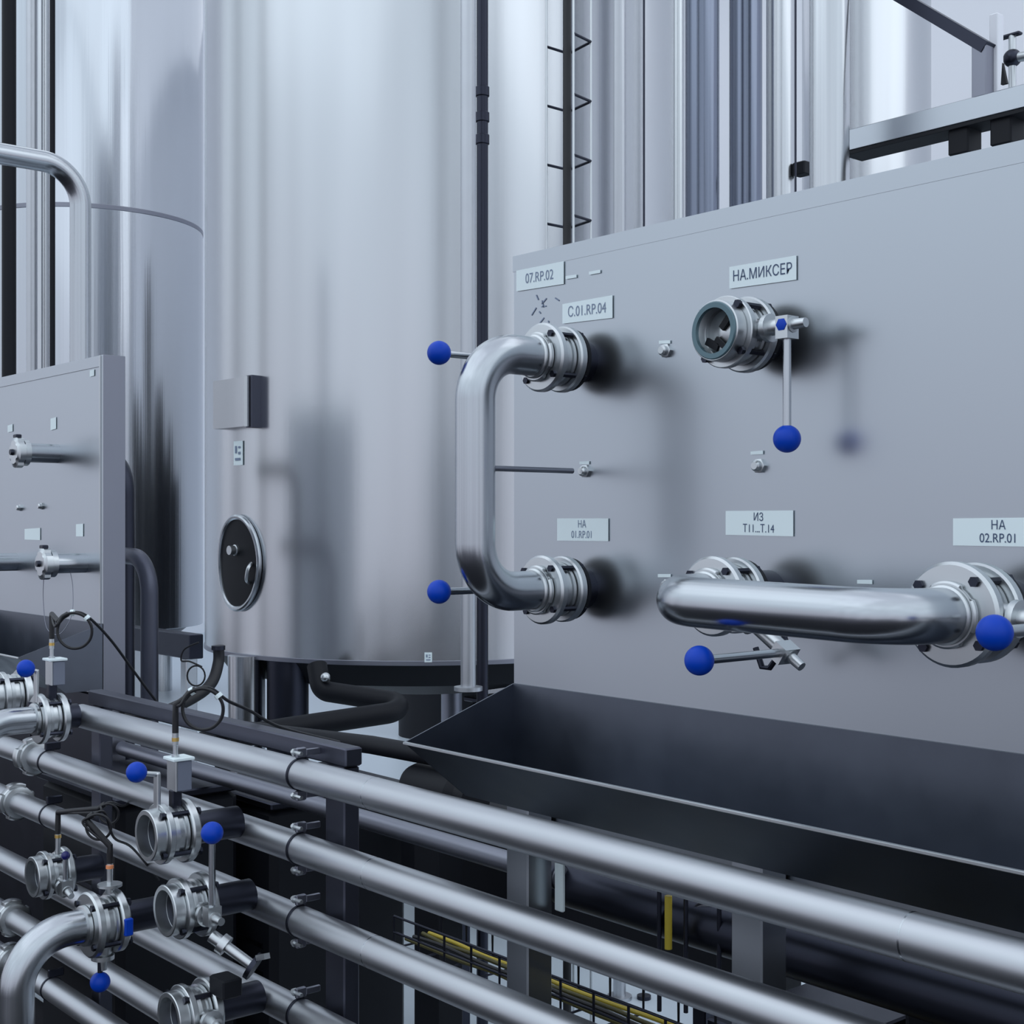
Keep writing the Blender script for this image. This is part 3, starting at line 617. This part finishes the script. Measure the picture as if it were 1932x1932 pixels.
# inline unions on the pipes at the left
def inline_union(px, k, label, s=1.0):
    a = ray(px, CY); X = a.x*RY/a.y; t = Thing('pipe_union', label, 'union', Q(X, RY, pz[k]), 'unions at the left ends of the pipes')
    c = Q(X, RY, pz[k])
    t.part('slotted_nut', MB().lathe(c, (1,0,0), [(-.014, .033), (-.013, .048*s), (-.010, .050*s), (.010, .050*s), (.013, .047*s), (.014, .033)], 64, notch=(4, .2, .87, .04)), 'cast_steel')
    t.part('liner', MB().lathe(c, (1,0,0), [(.014, .033), (.015, .041), (.028, .041), (.030, .0325)], 40), 'cast_steel')
inline_union(30, 2, 'slotted union on the third pipe at the left margin')
inline_union(62, 1, 'slotted union on the second pipe, below the elbow')
inline_union(22, 4, 'slotted union on the fifth pipe at the left margin')
inline_union(20, 5, 'slotted union on the lowest pipe, at the left margin')
# short sampling fitting right of the tall handle valve
c = onD(440, 1795, 2.5); t = Thing('sampling_valve', 'small angled steel fitting below the tall blue-knobbed handle', 'valve', c)
d = Vector((.55, .45, -.45)).normalized()
t.part('neck', MB().lathe(c-d*.05, d, [(0, .012), (.02, .012), (.021, .019), (.035, .019), (.036, .010), (.09, .010)], 24), 'cast_steel')
t.part('clamp_ring', MB().lathe(c+d*.04, d, [(0, .012), (.001, .026), (.010, .026), (.011, .012)], 24), 'dark_steel')
t.part('wing_nut', MB().bar(c+d*.045+Vector((.02,0,.02)), c+d*.045+Vector((.05,0,.03)), .012, .01), 'cast_steel')

# ---- pipe running behind the bank
t = Thing('service_pipe', 'thinner dark steel pipe running behind the two upper pipes of the bank', 'pipe', Q(-2.4, 1.755, -.676))
t.part('pipe', MB().cyl(Q(-3.88, 1.755, -.676), Q(-1.93, 1.755, -.676), .021, n=32), 'frame_steel')
t.part('coupling', MB().lathe(Q(-1.965, 1.755, -.676), (1,0,0), [(0, .0225), (.001, .0245), (.03, .0245), (.031, .0225)], 32), 'dark_steel')
t = Thing('service_pipe', 'dark steel pipe running right from the white bracket behind the bank', 'pipe', Q(-1.2, 1.80, -.72))
t.part('pipe', MB().cyl(Q(-1.97, 1.80, -.70), Q(.4, 1.80, -.70), .045, n=32), 'dark_steel')
for k, (y, zz_, r) in enumerate(((1.95, -1.10, .035), (1.98, -1.19, .028), (1.85, -1.36, .03))):
    t = Thing('service_pipe', ('dark pipe low behind the bank at right, upper one of three', 'dark pipe low behind the bank at right, middle one of three', 'dark pipe low behind the bank at right, bottom one of three')[k], 'pipe', Q(-1, y, zz_))
    t.part('pipe', MB().cyl(Q(-1.55, y, zz_), Q(.4, y, zz_), r, n=28), 'dark_steel')
    t.part('end_cap', MB().lathe(Q(-1.55, y, zz_), (-1,0,0), [(0, r+.004), (.02, r+.004), (.024, r*.6)], 28), 'dark_steel')
# ---- drain pipes and frame under the big tank
t = Thing('drain_pipe', 'black zigzag drain pipe hanging under the middle tank', 'pipe', onD(700, 1330, 4.9))
pp = [onD(598, 1255, 5.0), onD(606, 1303, 4.95), onD(808, 1334, 4.8), onD(540, 1374, 4.65), onD(380, 1402, 4.5)]
t.part('pipe', MB().tube(bend(pp, .055, 14), .037, 24), 'black_paint')
cc = onD(614, 1278, 4.92); t.part('joint', MB().ball(cc, .018), 'cast_steel')
t = Thing('drain_pipe', 'black pipe sloping under the tray end, below the tank', 'pipe', onD(700, 1410, 3.6))
t.part('pipe', MB().tube(bend([Vector((onD(420, 1370, 4.2).x, onD(420, 1370, 4.2).y, 0)), onD(420, 1370, 4.2), onD(700, 1405, 3.6), onD(960, 1452, 3.2)], .05, 8), .024, 20), 'black_paint')
# black filler boxes added to darken the gaps under and behind the bank
def filler(X0, X1_, Y0, Y1, z0, z1, label, mm='black_paint', name='dark_filler', cat='filler'):
    t = Thing(name, label, cat, ((X0+X1_)/2, (Y0+Y1)/2, z0))
    t.part('casing', MB().bbox((X0, Y0, z0), (X1_, Y1, z1), .02), mm)
    t.part('lid', MB().bbox((X0-.01, Y0-.01, z1), (X1_+.01, Y1+.01, z1+.02), .004), 'dark_steel')
    n = 5
    for i in range(n):
        zc = z0+(z1-z0)*(.3+.1*i); t.part('vent_slot', MB().box((X0+.05, Y0-.004, zc), (X1_-.05, Y0, zc+.012)), 'dark_steel')
    for (x, y) in ((X0+.03, Y0+.03), (X1_-.03, Y0+.03), (X0+.03, Y1-.03), (X1_-.03, Y1-.03)):
        t.part('foot', MB().cyl((x, y, 0), (x, y, z0), .02, n=12), 'dark_steel')
filler(-3.70, -3.25, 1.90, 2.35, .05, CZ-.78, 'black machine box added to darken the gaps behind the left half of the pipe bank')
filler(-1.72, -1.50, 1.95, 2.5, .05, CZ-.95, 'black machine box added to darken the gap behind the pipes, left of the yellow hose')
filler(-1.45, .5, 2.15, 2.7, .05, CZ-.72, 'black machine box added to darken the space under the panel at right')
# wire basket trays running low with cables in them
def basket(X0, X1_, Y, z, w, h, label, pitch=.09):
    t = Thing('wire_cable_tray', label, 'cable tray', Q((X0+X1_)/2, Y, z))
    for (y, zz_) in ((Y-w/2, z+h), (Y-w/2, z+h*.5), (Y-w/2, z), (Y, z), (Y+w/2, z), (Y+w/2, z+h)):
        t.part('rail_wire', MB().cyl(Q(X0, y, zz_), Q(X1_, y, zz_), .0028, n=8), 'dark_steel')
    x = X0
    while x < X1_:
        t.part('rung_wire', MB().tube([Q(x, Y-w/2, z+h), Q(x, Y-w/2, z), Q(x, Y+w/2, z), Q(x, Y+w/2, z+h)], .0028, 8), 'dark_steel'); x += pitch
    return t
basket(-2.45, -1.1, 1.80, -.93, .13, .07, 'wire basket cable tray between the second and third pipes')
basket(-2.6, -1.78, 1.95, -1.33, .22, .08, 'wire basket cable tray near the floor below the third pipe', .14)
def cable(pts, r, mm, label): single('cable', MB().tube(spline(pts), r, 10), mm, label, 'cable')
for k in range(4):
    y = 1.76+.022*k; cable([Q(-2.45+.1*i, y+.01*random.random(), -.918+.006*random.random()) for i in range(14)], .0045, ('cable_olive', 'black_rubber', 'cable_olive', 'yellow_plastic')[k],
        ('olive cable lying nearest in the upper basket tray', 'black cable lying in the upper basket tray', 'olive cable lying third in the upper basket tray', 'yellow cable lying at the back of the upper basket tray')[k])
for k in range(3):
    cable([Q(-2.6+.1*i, 1.88+.04*k+.015*random.random(), -1.312+.006*random.random()) for i in range(14)], .007, ('black_rubber', 'cable_olive', 'black_rubber')[k],
        ('black cable lying nearest in the lower basket tray', 'olive cable lying in the lower basket tray', 'black cable lying at the back of the lower basket tray')[k])
a = onY(1261, 1690, 1.72); b = onY(1261, 1790, 1.72)
single('hose', MB().tube([a, (a+b)/2, b], .0065, 14), 'yellow_plastic', 'short upright yellow hose seen between the first and second pipes', 'hose')
for px, y in ((1244, 1.75), (1294, 1.74), (1357, 1.76)):
    a = onY(px, 1680, y); b = onY(px, 1800, y)
    single('hanger_rod', MB().cyl(a, Vector((b.x, b.y, b.z-.1)), .004, n=10), 'dark_steel', 'thin dark hanger rod %s' % {1244: 'just left of the yellow hose', 1294: 'just right of the yellow hose', 1357: 'right of the round dark gauge'}[px], 'rod')
c = onY(1333, 1735, 1.78); t = Thing('gauge', 'round dark gauge between the first and second pipes', 'gauge', c)
t.part('case', MB().lathe(c, (.3,-1,.1), [(-.03, .030), (0, .032), (.004, .030)], 28), 'dark_steel'); t.part('dial', MB().lathe(c, (.3,-1,.1), [(.004, .026), (.005, .026)], 28), 'frame_steel')

# ---- walkway at upper right
WY = 3.2
WK = Thing('walkway', 'raised steel walkway edge beam with stair handrail at upper right', 'walkway', Q(-1.5, WY, 1.0))
xa = onY(1590, 500, WY).x
WK.part('edge_beam', MB().bbox((xa, WY, CZ+1.041), (1.2, WY+.012, CZ+1.10), .002), 'panel_steel')
WK.part('soffit', MB().bbox((xa, WY+.001, CZ+1.030), (1.2, WY+.09, CZ+1.0405), .001), 'black_paint')  # underside coloured black in place of its shade
for px in (1822, 1902):
    p = onY(px, 250, WY+.05); WK.part('bracket', MB().bbox((p.x-.030, WY+.012, CZ+.965), (p.x+.030, WY+.08, CZ+1.038), .004), 'black_paint')
q0 = onY(1854, 165, WY+.03); q1 = onY(1854, 85, WY+.03)
WK.part('rail_post', MB().bbox((q0.x-.021, WY+.01, CZ+1.10), (q0.x+.021, WY+.05, q1.z), .003), 'frame_steel')
q2 = onY(1865, 92, WY+.03); q3 = onY(1480, -135, WY+.03)
WK.part('stair_rail', MB().bar(q2, q3, .045, .030), 'dark_steel')
q4 = onY(1878, 160, WY+.06); WK.part('rail_post', MB().bbox((q4.x-.012, WY+.05, CZ+1.10), (q4.x+.012, WY+.08, CZ+1.32), .002), 'wall_white')
p = onY(1888, 160, WY); WK.part('gusset', MB().prism([p, p+Vector((.016, 0, 0)), p+Vector((.004, 0, .055))], (0, .01, 0)), 'black_paint')
p = onY(1910, 110, WY+.2); t = Thing('ball_valve', 'little steel valve standing on the walkway at the right margin', 'valve', Vector((p.x, p.y, CZ+1.10)))
t.part('riser', MB().cyl((p.x, p.y, CZ+1.10), (p.x, p.y, p.z+.06), .010, n=14), 'cast_steel')
t.part('body', MB().ball((p.x, p.y, p.z), .024), 'dark_steel'); t.part('outlet', MB().cyl((p.x, p.y, p.z), (p.x+.10, p.y, p.z-.01), .013, n=14), 'cast_steel')
t.part('handle', MB().bbox((p.x-.035, p.y-.01, p.z+.058), (p.x+.025, p.y+.01, p.z+.066), .002), 'dark_steel')
c = onD(1515, 318, 5.25); single('pipe_bracket', MB().bbox(c+Vector((-.03, -.03, -.028)), c+Vector((.03, .02, .022)), .004), 'black_paint', 'small black bracket between the two right risers above the panel', 'bracket')
# low beige beam beneath the far tank
t = Thing('steel_stand', 'low beige-grey beam under the far left tank', 'frame', onD(345, 1300, 9.0))
a = onD(300, 1190, 9.0); b = onD(400, 1235, 9.0)
t.part('beam', MB().bbox((a.x-.6, a.y, b.z), (b.x+.2, a.y+.1, a.z), .005), 'dark_steel')
for x_ in (a.x-.5, b.x+.1): t.part('leg', MB().bbox((x_-.04, a.y+.01, 0), (x_+.04, a.y+.09, b.z), .005), 'tank_steel')

t = Thing('dark_column_set', 'dark filter columns, unseen, added behind the middle tank to streak the far tank', 'filter', (-8.8, 7.2, 0))  # columns out of view, added for the dark streaks mirrored in the far tank
for (x_, y_, r_, h_) in ((-8.25, 6.25, .30, 3.0), (-8.6, 6.95, .22, 4.4), (-9.1, 7.5, .34, 3.1), (-9.75, 7.95, .30, 2.7)):
    t.part('column', MB().lathe((x_, y_, 0), (0,0,1), [(0, r_), (h_-.7, r_), (h_-.2, r_*.6), (h_, r_*.15)], 32), 'black_paint')

t = Thing('dark_box_row', 'unseen row of dark boxes added at the back wall to darken the far tank low down', 'cabinet', (-6, 9.2, 0))  # boxes out of view, added only for their dark reflection
for i in range(8):
    x_ = -10.1+i*1.0
    t.part('casing', MB().bbox((x_, 8.8, 0), (x_+.98, 9.6, 2.1+.25*(i % 3)), .01), 'black_paint')

filler(-3.86, -3.34, 1.50, 1.85, .05, CZ-.73, 'black filler box added to darken the space behind the left ends of the pipes, beside the rack')
t = Thing('hose', 'thick black hose curving down beside the left leg of the middle tank', 'hose', onD(400, 1300, 4.4))
t.part('tube', MB().tube(spline([onD(412, 1218, 4.4), onD(412, 1250, 4.4), onD(398, 1290, 4.35), onD(362, 1318, 4.3), onD(300, 1345, 4.2), onD(230, 1352, 4.1)], 10), .018, 16), 'black_rubber')
t.part('end_cuff', MB().cyl(onD(412, 1226, 4.4), onD(412, 1218, 4.4), .022, n=16), 'dark_steel')
c = onD(370, 1275, 4.6); ex = Vector((AY, -AX, 0))
t = Thing('cable', 'small coil of thin dark cable hanging left of the thick black hose', 'cable', c)
t.part('coil', MB().tube([c+ex*.030*math.cos(a*.35)+Vector((0,0,.034*math.sin(a*.35))) for a in range(18)], .003, 8, closed=True), 'black_rubber')
t.part('cord', MB().tube(spline([c+ex*.02+Vector((0,0,.03)), onD(358, 1248, 4.6), onD(342, 1246, 4.6), onD(348, 1225, 4.6), onD(375, 1212, 4.6)]), .003, 8), 'black_rubber')

a = onD(925, 1262, 5.7)
filler(a.x-.16, a.x+.30, a.y, a.y+.3, .05, .84, 'black filler box added between the dark riser and the panel edge, under the middle tank')

t = Thing('gap_infill', 'black duct on short stands behind the gap between the first and second pipes', 'infill', (-2.7, 2.35, 0))  # channel added as dark fill behind the upper pipes
t.part('channel', MB().bbox((-3.15, 2.25, .55), (-1.9, 2.45, .865), .006), 'black_paint')
for x_ in (-3.0, -2.1): t.part('stand', MB().bbox((x_-.02, 2.33, 0), (x_+.02, 2.37, .60), .003), 'dark_steel')
a = onD(778, 1478, 3.5); 
t = Thing('electric_motor', 'dark rounded motor peeping out under the left end of the drip tray', 'motor', (a.x, a.y, 0))
t.part('housing', MB().lathe(a, (1,0,0), [(0, .03), (.01, .05), (.03, .058), (.20, .058), (.22, .045), (.26, .045)], 32), 'black_paint')
t.part('pedestal', MB().bbox((a.x+.06, a.y-.04, 0), (a.x+.16, a.y+.04, a.z-.05), .004), 'black_paint')
